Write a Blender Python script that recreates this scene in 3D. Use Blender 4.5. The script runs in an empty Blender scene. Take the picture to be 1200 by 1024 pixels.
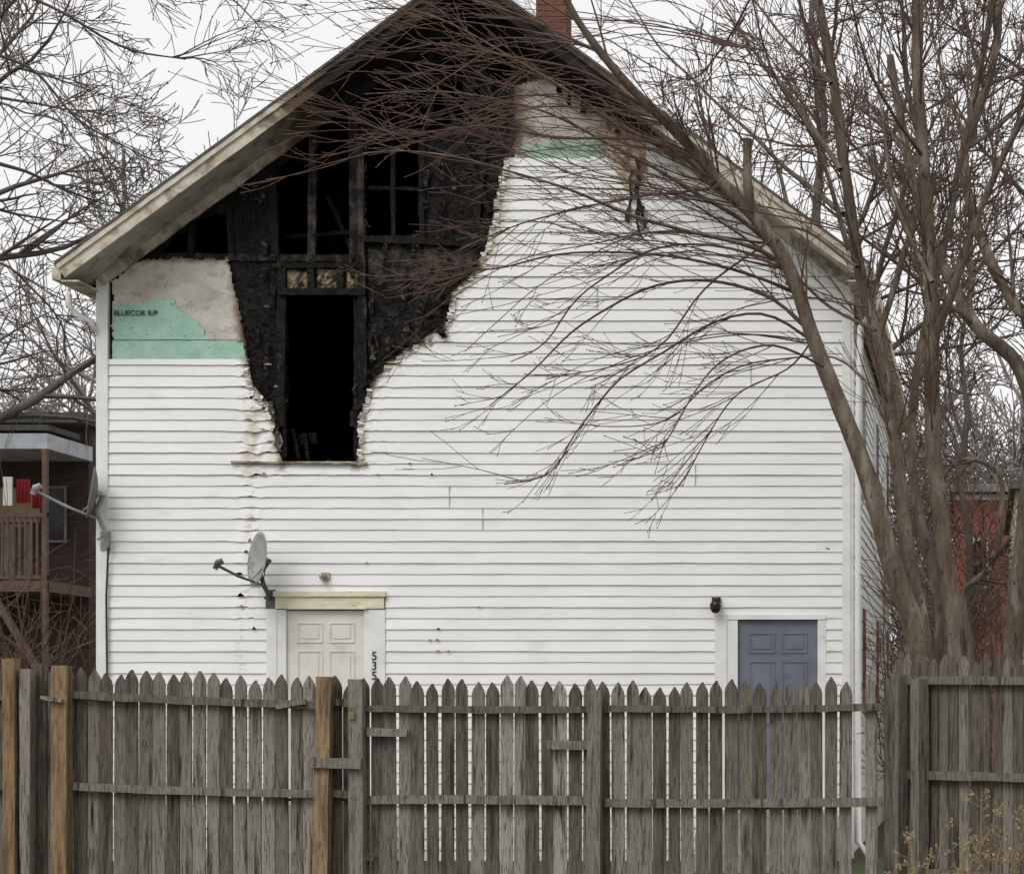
import bpy, math, random
from mathutils import Vector, noise, Matrix
random.seed(7)
R=random.random
U=random.uniform
CX,CY,F,ZC=1150.0,840.0,2500.0,1.7
CAMX=(CX-557)/100.0
def P(px,py,d):
    return Vector((CAMX+(px-CX)*d/F, d-25.0, ZC+(CY-py)*d/F))
def W(px,py,y=0.0):
    return Vector(((px-557)/100.0, y, ZC+(CY-py)/100.0))
def ns(x,y,z=0.0): return noise.noise(Vector((x,y,z)))

class Geo:
    def __init__(s): s.V=[];s.F=[];s.A=[]
    def v(s,p,a=0.0):
        s.V.append((p[0],p[1],p[2])); s.A.append(a); return len(s.V)-1
    def poly(s,pts,a=0.0):
        s.F.append([s.v(p,a) for p in pts])
    def box(s,x0,x1,y0,y1,z0,z1,a=0.0):
        i=len(s.V)
        for z in (z0,z1):
            for x,y in ((x0,y0),(x1,y0),(x1,y1),(x0,y1)): s.v((x,y,z),a)
        for f in ((0,3,2,1),(4,5,6,7),(0,1,5,4),(1,2,6,5),(2,3,7,6),(3,0,4,7)):
            s.F.append([i+k for k in f])
    def beam(s,p0,p1,w,h,n=1,jit=0.0,a=0.0,af=None,side=None,sag=0.0):
        p0=Vector(p0);p1=Vector(p1);d=(p1-p0).normalized()
        if side is None:
            side=Vector((0,1,0)) if abs(d.y)<0.9 else Vector((1,0,0))
        u=d.cross(side).normalized(); q=u.cross(d).normalized()
        i0=len(s.V)
        for k in range(n+1):
            c=p0.lerp(p1,k/n)
            c.z-=sag*math.sin(math.pi*k/n)
            aa=a if af is None else af(c)
            for (a1,b1) in ((-1,-1),(1,-1),(1,1),(-1,1)):
                o=u*(a1*w/2+U(-jit,jit))+q*(b1*h/2+U(-jit,jit))
                s.v(c+o,aa)
        for k in range(n):
            b=i0+4*k
            for m in range(4):
                s.F.append([b+m,b+(m+1)%4,b+4+(m+1)%4,b+4+m])
        s.F.append([i0+3,i0+2,i0+1,i0]); e=i0+4*n
        s.F.append([e,e+1,e+2,e+3])
    def tube(s,pts,rad,sides=5,a=0.0,cap=False):
        i0=len(s.V); n=len(pts)
        for k in range(n):
            if k==0: t=pts[1]-pts[0]
            elif k==n-1: t=pts[-1]-pts[-2]
            else: t=pts[k+1]-pts[k-1]
            if t.length<1e-9: t=Vector((0,0,1))
            t.normalize()
            ref=Vector((0,0,1)) if abs(t.z)<0.8 else Vector((0.3,1,0))
            u=t.cross(ref).normalized(); w=t.cross(u)
            for m in range(sides):
                an=2*math.pi*m/sides
                s.v(pts[k]+(u*math.cos(an)+w*math.sin(an))*rad[k],a)
        for k in range(n-1):
            b=i0+k*sides
            for m in range(sides):
                m2=(m+1)%sides
                s.F.append([b+m,b+m2,b+sides+m2,b+sides+m])
        if cap:
            s.F.append([i0+m for m in range(sides)][::-1])
            s.F.append([i0+(n-1)*sides+m for m in range(sides)])
    def obj(s,name,mat,parent=None,smooth=False,attr=None):
        me=bpy.data.meshes.new(name); me.from_pydata(s.V,[],s.F)
        if attr:
            at=me.attributes.new(attr,'FLOAT','POINT'); at.data.foreach_set('value',s.A)
        me.materials.append(mat)
        if smooth: me.polygons.foreach_set('use_smooth',[True]*len(me.polygons))
        me.update()
        o=bpy.data.objects.new(name,me); bpy.context.collection.objects.link(o)
        if parent: o.parent=parent
        return o
def empty(name):
    e=bpy.data.objects.new(name,None); bpy.context.collection.objects.link(e); return e

def M(name,c1,c2,scale=5.0,stretch=(1,1,1),rough=0.8,bump=0.0,bscale=None,attr=None,ac=None,c3=None,s3=1.2,lo=.35,hi=.65,lo3=.5,hi3=.7,arange=(0.25,0.6),anoise=0.35,ascale=14,c4=None,s4=30,lo4=.5,hi4=.65,spec=.25):
    m=bpy.data.materials.new(name); m.use_nodes=True
    nt=m.node_tree; N=nt.nodes; L=nt.links
    b=N['Principled BSDF']; b.inputs['Roughness'].default_value=rough
    b.inputs['Specular IOR Level'].default_value=spec
    tc=N.new('ShaderNodeTexCoord'); mp=N.new('ShaderNodeMapping'); mp.inputs['Scale'].default_value=stretch
    L.new(tc.outputs['Object'],mp.inputs['Vector'])
    def nz(sc,det=4):
        n=N.new('ShaderNodeTexNoise'); n.inputs['Scale'].default_value=sc; n.inputs['Detail'].default_value=det
        n.inputs['Roughness'].default_value=0.6
        L.new(mp.outputs[0],n.inputs['Vector']); return n.outputs['Fac']
    def rmp(src,a,bb):
        r=N.new('ShaderNodeMapRange'); r.inputs['From Min'].default_value=a; r.inputs['From Max'].default_value=bb
        L.new(src,r.inputs['Value']); return r.outputs[0]
    def mix(f,A,B):
        x=N.new('ShaderNodeMix'); x.data_type='RGBA'
        L.new(f,x.inputs['Factor'])
        for s,i in ((A,6),(B,7)):
            if isinstance(s,tuple): x.inputs[i].default_value=(*s,1)
            else: L.new(s,x.inputs[i])
        return x.outputs[2]
    col=mix(rmp(nz(scale),lo,hi),c1,c2)
    def attrmix(col):
        at=N.new('ShaderNodeAttribute'); at.attribute_name=attr
        n2=nz(ascale,6)
        ma=N.new('ShaderNodeMath'); ma.operation='MULTIPLY_ADD'
        L.new(n2,ma.inputs[0]); ma.inputs[1].default_value=anoise*2
        sub=N.new('ShaderNodeMath'); sub.operation='SUBTRACT'; L.new(at.outputs['Fac'],sub.inputs[0]); sub.inputs[1].default_value=anoise
        L.new(sub.outputs[0],ma.inputs[2])
        if isinstance(ac[0],tuple):
            col=mix(rmp(ma.outputs[0],*arange),col,ac[0])
            return mix(rmp(ma.outputs[0],arange[1],arange[1]+0.35),col,ac[1])
        return mix(rmp(ma.outputs[0],*arange),col,ac)
    if attr=='tone': col=attrmix(col)
    if c3: col=mix(rmp(nz(s3),lo3,hi3),col,c3)
    if c4: col=mix(rmp(nz(s4,3),lo4,hi4),col,c4)
    if attr and attr!='tone': col=attrmix(col)
    L.new(col,b.inputs['Base Color'])
    if bump>0:
        bn=N.new('ShaderNodeBump'); bn.inputs['Strength'].default_value=bump; bn.inputs['Distance'].default_value=0.02
        L.new(nz(bscale or scale*3,6),bn.inputs['Height']); L.new(bn.outputs[0],b.inputs['Normal'])
    return m
mSid=M('white_vinyl',(.80,.80,.795),(.74,.74,.73),1.2,(1,1,2.5),0.45,0.06,6,attr='soot_shade',ac=((.40,.34,.26),(.018,.015,.013)),c3=(.63,.60,.55),s3=2.0,lo3=.58,hi3=.9,anoise=.45,ascale=11)
mTrim=M('white_trim',(.78,.78,.77),(.68,.67,.64),3,(1,1,1),0.5,0.05,c3=(.48,.44,.38),lo3=.64,hi3=.85,s3=3)
mRake=M('weathered_rake_paint',(.62,.57,.48),(.43,.37,.29),4,(1,1,1),.8,.3,30,attr='soot_shade',ac=((.11,.075,.05),(.012,.009,.008)),c3=(.20,.14,.09),s3=5,lo3=.55,hi3=.8,anoise=.4,ascale=5)
mSoff=M('dirty_soffit',(.50,.48,.45),(.34,.31,.28),3,(1,1,1),.8,.2,20,attr='soot_shade',ac=((.11,.08,.06),(.010,.008,.007)),c3=(.17,.13,.10),s3=4,lo3=.56,hi3=.76,anoise=.4,ascale=4)
mChar=M('charred_wood',(.003,.0025,.0025),(.008,.0068,.0062),9,(1,1,.6),.5,1.0,45,attr='ash',ac=(.14,.115,.095),c3=(.026,.02,.016),s3=18,lo3=.57,hi3=.73,anoise=.5,ascale=9,arange=(.42,1.02),spec=.15)
mInt=M('burnt_interior',(.003,.003,.003),(.006,.005,.005),4,rough=.95,spec=.05)
mPaper=M('weathered_sheathing',(.56,.54,.50),(.42,.39,.35),3,(1,1,1.4),.8,.15,18,attr='soot_shade',ac=((.20,.15,.11),(.015,.012,.011)),c3=(.27,.22,.18),s3=5,lo3=.54,hi3=.74,anoise=.4,ascale=8,c4=(.2,.16,.13),s4=26,lo4=.62,hi4=.7)
mFoam=M('green_foam_board',(.33,.53,.43),(.27,.45,.36),3,(1,1,1),.6,.1,20,attr='soot_shade',ac=((.20,.22,.17),(.02,.02,.02)),c3=(.48,.58,.51),s3=4,lo3=.5,hi3=.8,anoise=.3,c4=(.15,.2,.16),s4=22,lo4=.64,hi4=.7)
mIns=M('burnt_insulation',(.36,.29,.18),(.10,.07,.05),14,rough=.95,bump=.9,bscale=30,c3=(.02,.016,.013),s3=9,lo3=.45,hi3=.6)
mShing=M('asphalt_shingle',(.07,.068,.066),(.12,.115,.11),12,rough=.95,bump=.5)
mDoorW=M('cream_door_paint',(.70,.69,.64),(.60,.58,.53),3,rough=.45,c3=(.5,.46,.38),s3=3,lo3=.6,hi3=.85)
mLint=M('yellowed_lintel',(.74,.70,.52),(.62,.57,.42),5,(1,1,3),.6,.1,c3=(.4,.33,.2),s3=6,lo3=.6,hi3=.75)
mDoorB=M('blue_grey_door_paint',(.17,.18,.225),(.135,.145,.187),3,rough=.5,c3=(.10,.11,.14),s3=4,lo3=.55,hi3=.8)
mBlack=M('black_metal',(.02,.02,.02),(.03,.03,.03),rough=.5)
mDish=M('grey_dish_paint',(.36,.37,.37),(.27,.275,.275),8,rough=.45,c3=(.2,.19,.17),s3=9,lo3=.55,hi3=.75)
mDishD=M('dark_dish_paint',(.10,.105,.115),(.14,.14,.15),8,rough=.5)
mMetal=M('galvanised_metal',(.33,.33,.34),(.25,.25,.25),10,rough=.45)
mMetalD=M('dark_metal',(.12,.12,.12),(.08,.08,.08),10,rough=.5)
mLamp=M('dark_red_glass',(.035,.014,.013),(.02,.010,.010),9,rough=.3)
mBrick=M('chimney_brick',(.20,.085,.06),(.13,.06,.045),10,rough=.9,bump=.4)
mBark=M('maple_bark',(.155,.122,.09),(.08,.06,.045),6,(3,3,.8),.95,.8,25,c3=(.27,.245,.20),s3=3,lo3=.5,hi3=.7,c4=(.04,.03,.025),s4=9,lo4=.58,hi4=.7)
mTwig=M('twig_bark',(.135,.083,.062),(.075,.046,.036),4,rough=.8)
mTwig2=M('twig_bark_grey',(.13,.11,.095),(.08,.065,.057),2,rough=.9)
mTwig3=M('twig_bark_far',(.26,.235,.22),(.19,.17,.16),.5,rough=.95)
mDry=M('dry_weed',(.40,.31,.16),(.26,.19,.10),9,rough=.9)
mGround=M('ground_mud_grass',(.07,.065,.04),(.11,.09,.06),1.5,rough=.95,bump=.6,bscale=20,c3=(.05,.07,.025),s3=.6,lo3=.45,hi3=.6)

g=Geo(); n=24
for j in range(n+1):
    for i in range(n+1):
        g.v((-150+i*300/n,-60+j*360/n,0))
for j in range(n):
    for i in range(n):
        a=j*(n+1)+i; g.F.append([a,a+1,a+n+2,a+n+1])
g.obj('ground',mGround)

# ================================================================ HOUSE
house=empty('burnt_white_house')
SL=318/435.0
def rakeR(py): return min(988.0,557+max(0,(py-4))/SL)
BR=[(725,90),(725,184),(590,185),(584,215),(576,262),(567,292),(549,318),(530,342),(522,380),(480,408),(448,430),(430,455),(421,490),(419,541)]
BL=[(292,421),(299,450),(316,475),(327,500),(331,541)]
def interp(pts,py):
    if py<=pts[0][1]: return pts[0][0]
    for (x0,y0),(x1,y1) in zip(pts,pts[1:]):
        if py<=y1: return x0+(x1-x0)*(py-y0)/max(1e-6,(y1-y0))
    return pts[-1][0]
bnd=[]
for L_ in (BR[2:],BL):
    for a,b in zip(L_,L_[1:]): bnd.append((Vector((a[0],a[1])),Vector((b[0],b[1]))))
def dist(px,py):
    p=Vector((px,py)); best=1e9
    for a,b in bnd:
        ab=b-a; t=max(0,min(1,(p-a).dot(ab)/ab.length_squared)); best=min(best,(p-(a+ab*t)).length)
    return best
def jag(py,k=0): return 7*ns(py*.11,k*7.3)+5*ns(py*.4,k+3)
def spans(py):
    if py<541:
        out=[]
        xr=interp(BR,py)+jag(py)
        if py>=421: out.append((126.0,interp(BL,py)+jag(py,5)))
        if rakeR(py)>xr+3: out.append((xr,rakeR(py)))
        return out
    cuts=[]
    if py>=693: cuts.append((313,452))
    if py>=720: cuts.append((838,968))
    x=126.0; out=[]
    for a,b in cuts:
        out.append((x,a)); x=b
    out.append((x,988.0))
    return out
def stripc(py): return 302-(py-430)*.05+7*ns(py*.02,4)
def soot_shade(px,py):
    s=.08*ns(px*.006,py*.006,4)+.03
    if py<560:
        d=dist(px,py); s=max(s,1.05*math.exp(-d/8.0)); s=max(s,.44*math.exp(-d/26.0))
        if py<340 and px>530: s=max(s,1.0*math.exp(-d/(15+9*ns(py*.05,2))))
    if 425<py<790:
        w=math.exp(-((px-stripc(py))/(17+5*ns(py*.03,1)))**2)
        s=max(s,w*((.44 if py<560 else .20)+.26*ns(py*.09,px*.07)))
    if py<300 and px>600:
        rr=(px-557)*SL+4; dd=(py-rr)
        s=max(s,(.55 if px<790 else .30)*math.exp(-max(0,dd)/(30 if px<790 else 12)))
        s=max(s,.35*math.exp(-((px-735)/28)**2-((py-220)/60)**2))
    if py>740: s+=.08*(py-740)/60
    return s
sid=Geo(); ROW=12.9
ev=[185,421,541,693,720]
rows=[]; yy=1008.0; rk_i=0
while yy>120:
    t=yy-ROW; cut=[e for e in ev if t+1<e<yy-1]
    seq=[t]+cut+[yy]
    for a,b in zip(seq,seq[1:]): rows.append((a,b,yy,t,rk_i))
    yy=t; rk_i+=1
def addrow(g,a,b,fb,ft,ri):
    sa=spans(a+.01); sb=spans(b-.01)
    if len(sa)!=len(sb): sa=sb
    lip=.018 if ri%2 else .013
    for (l0,r0),(l1,r1) in zip(sa,sb):
        if r1-l1<2: continue
        nn=max(1,int((r1-l1)/6)); prev=None
        for k in range(nn+1):
            t=k/nn; x0=l0+(r0-l0)*t; x1=l1+(r1-l1)*t
            m=math.exp(-((x1-stripc(b))/15)**2)*(1 if 430<b<735 else 0)
            if b>560: m*=.5+.5*ns(b*.05,8)
            e=math.exp(-dist(x1,b)/14) if b<560 else 0
            far_=math.exp(-dist(x1,b)/70) if b<600 else 0
            wob=.5*ns(x1*.008,fb*3.1)+.3*ns(x1*.03,fb)+far_*1.0*ns(x1*.035,fb*2.2,7)
            dz=wob+(m*6.5*ns(x1*.10,fb*.7)+e*5*ns(x1*.15,fb*.9))
            if b!=fb: dz=0
            dy=-0.003*ns(x1*.015,fb*2)-(m*.04*max(0,.3+ns(x1*.12,fb*.5,3)))-e*.03*abs(ns(x1*.1,b*.3,5))-far_*.006*abs(ns(x1*.04,fb))
            pf_=lambda py:-.004-lip*(py-ft)/(fb-ft)
            p0=W(x0,a,pf_(a)+dy*.3); p1=W(x1,b+dz,pf_(b)+dy); p2=W(x1,b+dz-.4,-.002)
            s0=soot_shade(x0,a); s1=soot_shade(x1,b)
            ii=(g.v(p0,s0),g.v(p1,s1),g.v(p1,s1+.08),g.v(p2,s1+.15))  # lap undersides: shade painted into the colour, on top of real soot
            if prev:
                g.F.append([prev[1],ii[1],ii[0],prev[0]])
                g.F.append([prev[3],ii[3],ii[2],prev[2]])
            prev=ii
for r in rows: addrow(sid,*r)
sid.obj('clapboard_siding_front',mSid,house,attr='soot_shade')
g=Geo()
for (x,k0,nk) in ((527,32,1),(566,30,1),(700,50,1),(815,34,1),(880,43,1)):
    y1=1008-ROW*k0; y0=y1-ROW*(nk+1)
    g.box((x-557)/100-.003,(x-557)/100+.003,-.026,-.005,ZC+(CY-y1)/100,ZC+(CY-y0)/100)
g.obj('siding_seams',M('seam_edge',(.35,.35,.34),(.45,.45,.43)),house)
g=Geo(); gl=Geo()
def fleck(px,row,w,h,dark=True):
    y=1008-ROW*row; n=7; top=[];bot=[]
    for k in range(n+1):
        t=k/n; e=math.sin(math.pi*t); x=px-w/2+w*t
        top.append(W(x,y-h*e*(.5+R()*.8)-.3,-.0275-.004*R())); bot.append(W(x,y+.8*e*R()+.3,-.030))
    for k in range(n):
        (g if dark else gl).poly([bot[k],bot[k+1],top[k+1],top[k]],.05)
for row in range(21,46):
    y=1008-ROW*row
    for q in range(random.choice((0,0,1,1)) if y>560 else random.choice((1,1,2))):
        fleck(stripc(y)+random.gauss(0,12),row,U(4,13),U(1.2,3.4),R()<.35)
for c,cy_,sp,nn in ((508,745,14,3),(520,768,12,2),(428,655,5,1),(500,548,14,2),(445,560,16,1),(560,710,8,1)):
    for q in range(nn):
        x=c+random.gauss(0,sp*.6); yq=cy_+random.gauss(0,sp*.5); fleck(x,round((1008-yq)/ROW),U(2.5,6),U(.8,1.8),R()<.35)
g.obj('melted_holes',mInt,house); gl.obj('scorched_flecks',M('scorch_brown',(.36,.28,.19),(.22,.15,.10),20),house)

OP=[[(333,347),(417,347),(417,539),(333,539)],
    [(176,301),(218,268),(226,262),(266,246),(268,301)],
    [(322,300),(321,205),(342,178),(350,160),(372,146),(405,116),(420,112),(420,300)],
    [(428,278),(428,166),(460,158),(494,163),(493,272),(460,277)],
    [(430,148),(430,112),(455,92),(470,98),(520,70),(545,80),(548,140),(500,150),(470,150)],
    [(560,55),(590,50),(600,85),(575,100)]]
def inpoly(x,y,pl):
    c=False; j=len(pl)-1
    for i in range(len(pl)):
        if (pl[i][1]>y)!=(pl[j][1]>y) and x<(pl[j][0]-pl[i][0])*(y-pl[i][1])/(pl[j][1]-pl[i][1])+pl[i][0]: c=not c
        j=i
    return c
def hole(px,py):
    for k,pl in enumerate(OP):
        q=1.0 if k==0 else 6.0
        if inpoly(px+q*ns(py*.09,k*3.1,1),py+q*ns(px*.09,k*2.3,4),pl): return True
    return False
ch=Geo(); idx={}
def chv(i,j):
    if (i,j) in idx: return idx[(i,j)]
    px=124+i*2.5; py=0+j*2.5
    dy=.014*ns(px*.03,py*.03)+.016*ns(px*.12,py*.08,2)+.012*ns(px*.3,py*.25,5)
    a=.10+.35*max(0,ns(px*.012,py*.006,8))
    if px>430 and py>285: a+=.28
    if 420<px<560 and 290<py<330: a+=.14
    if px>570: a+=.12
    if 268<px<335 and py>300: a+=.08
    idx[(i,j)]=ch.v(W(px,py,.035+dy),a); return idx[(i,j)]
for j in range(0,220):
    for i in range(0,245):
        px=124+(i+.5)*2.5; py=(j+.5)*2.5
        if py<4+abs(px-557)*SL-4: continue
        if py>=422 and px<interp(BL,py)-12: continue
        if px>interp(BR,py)+14: continue
        if hole(px,py): continue
        ch.F.append([chv(i,j+1),chv(i+1,j+1),chv(i+1,j),chv(i,j)])
ch.obj('charred_sheathing',mChar,house,attr='ash')

def jagpoly(pts,step=4,amp=2.5,seed=0):
    out=[]
    for k,(a,b) in enumerate(zip(pts,pts[1:]+pts[:1])):
        n=max(1,int(math.hypot(b[0]-a[0],b[1]-a[1])/step))
        for q in range(n):
            x=a[0]+(b[0]-a[0])*q/n; y=a[1]+(b[1]-a[1])*q/n
            out.append((x+amp*ns(x*.2+seed,y*.2),y+amp*ns(x*.2,y*.2+seed,3)))
    return out
def sheet(name,pts,mat,yoff,af,**k):
    jp=jagpoly(pts,**k); xs=[p[0] for p in jp]; ys=[p[1] for p in jp]
    g=Geo(); st=2.0; x0,y0=min(xs),min(ys); d={}
    for j in range(int((max(ys)-y0)/st)+1):
        for i in range(int((max(xs)-x0)/st)+1):
            if inpoly(x0+(i+.5)*st,y0+(j+.5)*st,jp):
                q=[]
                for (a,b) in ((i,j+1),(i+1,j+1),(i+1,j),(i,j)):
                    if (a,b) not in d:
                        px=x0+a*st;py=y0+b*st
                        d[(a,b)]=g.v(W(px,py,yoff+.006*ns(px*.04,py*.04)),af(px,py))
                    q.append(d[(a,b)])
                g.F.append(q)
    return g.obj(name,mat,house,attr='soot_shade')
def pf(px,py):
    s=.12+.3*max(0,ns(px*.03,py*.03))
    s=max(s,1.0*math.exp(-max(0,276+(py-300)*.12-px)/11.0)); s=max(s,.8*math.exp(-max(0,py-302)/7)) if py<330 else s
    return s
sheet('weathered_sheathing_panel',[(132,330),(150,312),(172,303),(268,303),(274,340),(282,372),(289,402),(290,424),(132,424)],mPaper,.004,pf,amp=4)
sheet('green_foam_board',[(133,358),(160,357),(186,350),(203,351),(212,364),(232,376),(240,392),(262,400),(285,401),(290,424),(133,424)],mFoam,-.010,lambda x,y:.1+.9*math.exp(-max(0,292-x)/5)*(y>380)+.35*max(0,ns(x*.06,y*.06)))
sheet('green_foam_board_gable',[(604,174),(640,168),(712,166),(712,184),(604,186)],mFoam,-.012,lambda x,y:.3+.6*max(0,ns(x*.05,y*.1)))
sheet('weathered_sheathing_gable',[(604,100),(640,92),(690,118),(728,144),(728,190),(592,190),(598,140)],mPaper,.004,lambda x,y:.2+.9*math.exp(-max(0,x-600)/11)+.7*math.exp(-max(0,(y-(4+(x-557)*SL)))/20)+.35*max(0,ns(x*.05,y*.05)))
sheet('scorched_corner',[(700,150),(722,140),(748,150),(758,190),(752,215),(735,225),(722,200),(708,180)],M('scorched_tan',(.55,.47,.36),(.38,.29,.2),6,rough=.8,attr='soot_shade',ac=(.10,.07,.05)),-.035,lambda x,y:.3+.5*ns(x*.07,y*.07))
def text(s,loc,size,mat,name,par,rot=(math.pi/2,0,0)):
    c=bpy.data.curves.new(name,'FONT'); c.body=s; c.size=size; c.extrude=.0015; c.offset=size*.008
    o=bpy.data.objects.new(name,c); bpy.context.collection.objects.link(o); o.location=loc; o.rotation_euler=rot
    c.materials.append(mat); o.parent=par; return o
text('BLUECOR R/P',W(134,370,-.022),.085,mBlack,'printed_lettering',house)
g=Geo(); g.box(-4.24,-2.72,-.019,-.012,ZC+(840-398.6)/100,ZC+(840-398)/100)
g.obj('board_joint',M('joint',(.14,.26,.2),(.1,.2,.16)),house)

g=Geo()
def stud(x0,y0,x1,y1,w,y=.06,h=.09,jit=.006,n=14,a=None):
    g.beam(W(x0,y0,y),W(x1,y1,y),w/100,h,n=n,jit=jit,a=U(.1,.3) if a is None else a)
stud(366,140,364,308,9,a=.5); stud(413,118,415,345,11,a=.45); stud(331,305,329,500,10,.0,.06)
stud(424,300,426,470,10,.0,.06,a=.4); stud(423,160,424,300,7,-.01,.05,a=.55)
stud(176,300,425,303,8,.05,.09,n=40,a=.45); stud(320,312,430,311,6,.0,.08); stud(328,343,430,343,8,-.02,.1)
stud(224,262,222,300,7); stud(268,243,270,303,7); stud(318,190,322,300,8)
stud(458,160,459,277,5,.11); stud(494,150,494,280,7,.05); stud(365,308,366,345,8,.0); stud(400,308,399,345,8,.0)
stud(428,218,494,220,4,.12); stud(425,160,500,155,9,.02); stud(425,280,560,286,8,.01)
stud(505,60,503,150,8,.05); stud(470,80,470,150,7,.07); stud(450,90,580,92,7,.07); stud(545,45,547,140,8,.05)
stud(340,182,420,180,5,.3); stud(322,270,420,262,5,.4); stud(372,220,420,330,5,.45)
stud(520,110,575,250,6,.0); stud(500,150,560,100,6,.0); stud(575,90,560,260,6,.0,.05)
stud(333,350,333,536,5,.05,.1); stud(417,350,417,538,5,.05,.1); stud(336,512,362,509,14,.3,.02)
stud(338,500,345,536,4,.2); stud(352,505,356,537,4,.2)
g.obj('charred_wall_studs',mChar,house,attr='ash')
g=Geo()
for i in range(190):
    px=U(275,560); py=U(180,470)
    if py>300 and px>330 and px<430: continue
    if px>interp(BR,py)-6 or hole(px,py) or (px<275+(py-300)*.12): continue
    l=U(6,26); an=random.choice((math.pi/2,math.pi/2,U(0,3.1)))
    n_=5; pv=None
    for k in range(n_+1):
        x=px+l*math.cos(an)*k/n_+U(-1,1); y=py+l*math.sin(an)*k/n_; w=U(1,4); q=-.005-.03*R()
        a_=g.v(W(x-w,y,q),U(0,.8)); b_=g.v(W(x+w,y+U(-2,2),q-.01*R()),U(0,.8))
        if pv: g.F.append([pv[0],pv[1],b_,a_])
        pv=(a_,b_)
g.obj('blistered_char',mChar,house,attr='ash')
g=Geo(); g.beam(W(272,542,-.03),W(431,543.5,-.03),.025,.05,n=24,jit=.003,a=.5)
g.obj('window_sill',mRake,house,attr='soot_shade')
g=Geo()
for (xa,xb) in ((334,361),(370,396),(404,421)):
    base=len(g.V)
    for j in range(11):
        for i in range(11):
            x=xa+(xb-xa)*i/10; yq=315+25*j/10
            e=math.sin(math.pi*i/10)*math.sin(math.pi*j/10)
            g.v(W(x+2*ns(yq*.2,x),yq,.03-.05*max(0,e)**.5*(.4+.9*abs(ns(x*.25,yq*.25)))))
    for j in range(10):
        for i in range(10):
            b=base+j*11+i; g.F.append([b+11,b+12,b+1,b])
g.obj('burnt_insulation',mIns,house)
g=Geo()
def ribbon(pts,w,a=.5,d=-.03):
    pv=None
    for k,(x,yq) in enumerate(pts):
        q=d-.05*abs(math.sin(k*1.7)); ww=w*(.5+R()*.8)
        i=g.v(W(x-ww/2,yq+U(-1,1),q),a+U(-.2,.2)); j=g.v(W(x+ww/2,yq+U(-2,2),q-.03*math.sin(k)),a+U(-.2,.2))
        if pv: g.F.append([pv[0],pv[1],j,i])
        pv=(i,j)
def chain(a,b,n,j): return [(a[0]+(b[0]-a[0])*k/n+U(-j,j),a[1]+(b[1]-a[1])*k/n) for k in range(n+1)]
ribbon(chain((558,308),(545,328),5,2),10,.2)
ribbon(chain((524,340),(517,392),8,3),11,.3); ribbon(chain((512,350),(522,398),7,3),7,.3)
for s0,s1 in (((552,318),(524,346)),((522,352),(488,400)),((486,402),(440,432)),((438,434),(422,480))):
    ribbon(chain(s0,s1,8,3),10,.1)
ribbon(chain((748,188),(750,280),10,3),6,.3); ribbon(chain((742,200),(738,262),6,3),5,.4); ribbon(chain((753,240),(757,270),5,2),4,.3)
ribbon(chain((318,470),(330,530),8,3),5,.6); ribbon(chain((418,450),(414,500),6,3),6,.4)
for i in range(10):
    x=600+i*14; y=4+(x-557)*SL+14; ribbon(chain((x,y),(x+U(-4,4),y+U(10,34)),5,2),U(3,8),U(.1,.5),-.05)
g.obj('curled_burnt_strips',mChar,house,attr='ash')
g=Geo()
for (pts_,sgn) in ((BR[2:],1),(BL,-1)):
    py=pts_[0][1]+4
    while py<538:
        x=interp(pts_,py)+sgn*U(1,5); l=U(5,12)
        if R()<.7:
            for k in range(3):
                g.poly([W(x-sgn*2,py+k*l/3,-.03-.02*R()),W(x+sgn*U(2,6),py+k*l/3,-.024),W(x+sgn*U(2,6),py+(k+1)*l/3,-.026),W(x-sgn*U(0,3),py+(k+1)*l/3,-.05)],U(.1,.7))
        py+=l
g.obj('curled_vinyl_edges',mSid,house,attr='soot_shade')

g=Geo()
for z in (3.9,6.9): g.box(-4.25,4.25,.14,4.0,z,z+.12)
g.box(-4.25,4.25,4.0,4.1,.2,6.9); g.poly([(-4.2,3,7.03),(4.2,3,7.03),(0,3,9.98)])
g.box(-3.0,-2.9,.14,4,4.05,6.88); g.box(.4,.5,.14,4,4.05,6.88)
for x in (-3.4,-2.7,-2.0,-1.3,-.6,.1):
    g.beam((x,1.2,7.05),(x+.02,1.25,9.9-abs(x)*SL),.09,.09)
g.obj('burnt_interior',mInt,house)

g=Geo()
g.box(-4.36,-4.30,.05,12,0,6.85); g.box(-4.3,4.3,11.95,12,0,6.85); g.box(4.28,4.325,.05,12,0,6.85)
g.poly([(4.3,11.98,6.9),(-4.3,11.98,6.9),(0,11.98,10.0)])
g.obj('side_walls',mTrim,house)
g=Geo(); z=.35
while z<6.8:
    for k in range(24):
        y0=.14+k*.494; y1=y0+.494
        g.poly([(4.352,y0,z),(4.352,y1,z),(4.332,y1,z+.129),(4.332,y0,z+.129)]); g.poly([(4.352,y0,z),(4.328,y0,z),(4.328,y1,z),(4.352,y1,z)])
    z+=.129
g.obj('clapboard_siding_side',mSid,house,attr='soot_shade')
g=Geo(); h_=Geo()
for y0 in (2.6,6.2,9.6):
    for z0 in (1.7,4.6):
        g.box(4.33,4.39,y0,y0+.9,z0,z0+1.5); h_.box(4.385,4.395,y0+.08,y0+.82,z0+.08,z0+1.42)
g.obj('side_window_frames',mTrim,house)
h_.obj('side_window_panes',M('dark_glass',(.03,.035,.04),(.05,.055,.06),rough=.1),house)
g=Geo(); z1=ZC+(840-326)/100
g.box(-4.43,-4.295,-.035,.045,.05,z1); g.box(4.30,4.40,-.035,.09,.05,z1+.1); g.box(4.40,4.43,-.02,.12,.05,z1)
g.obj('corner_boards',mTrim,house)
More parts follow.
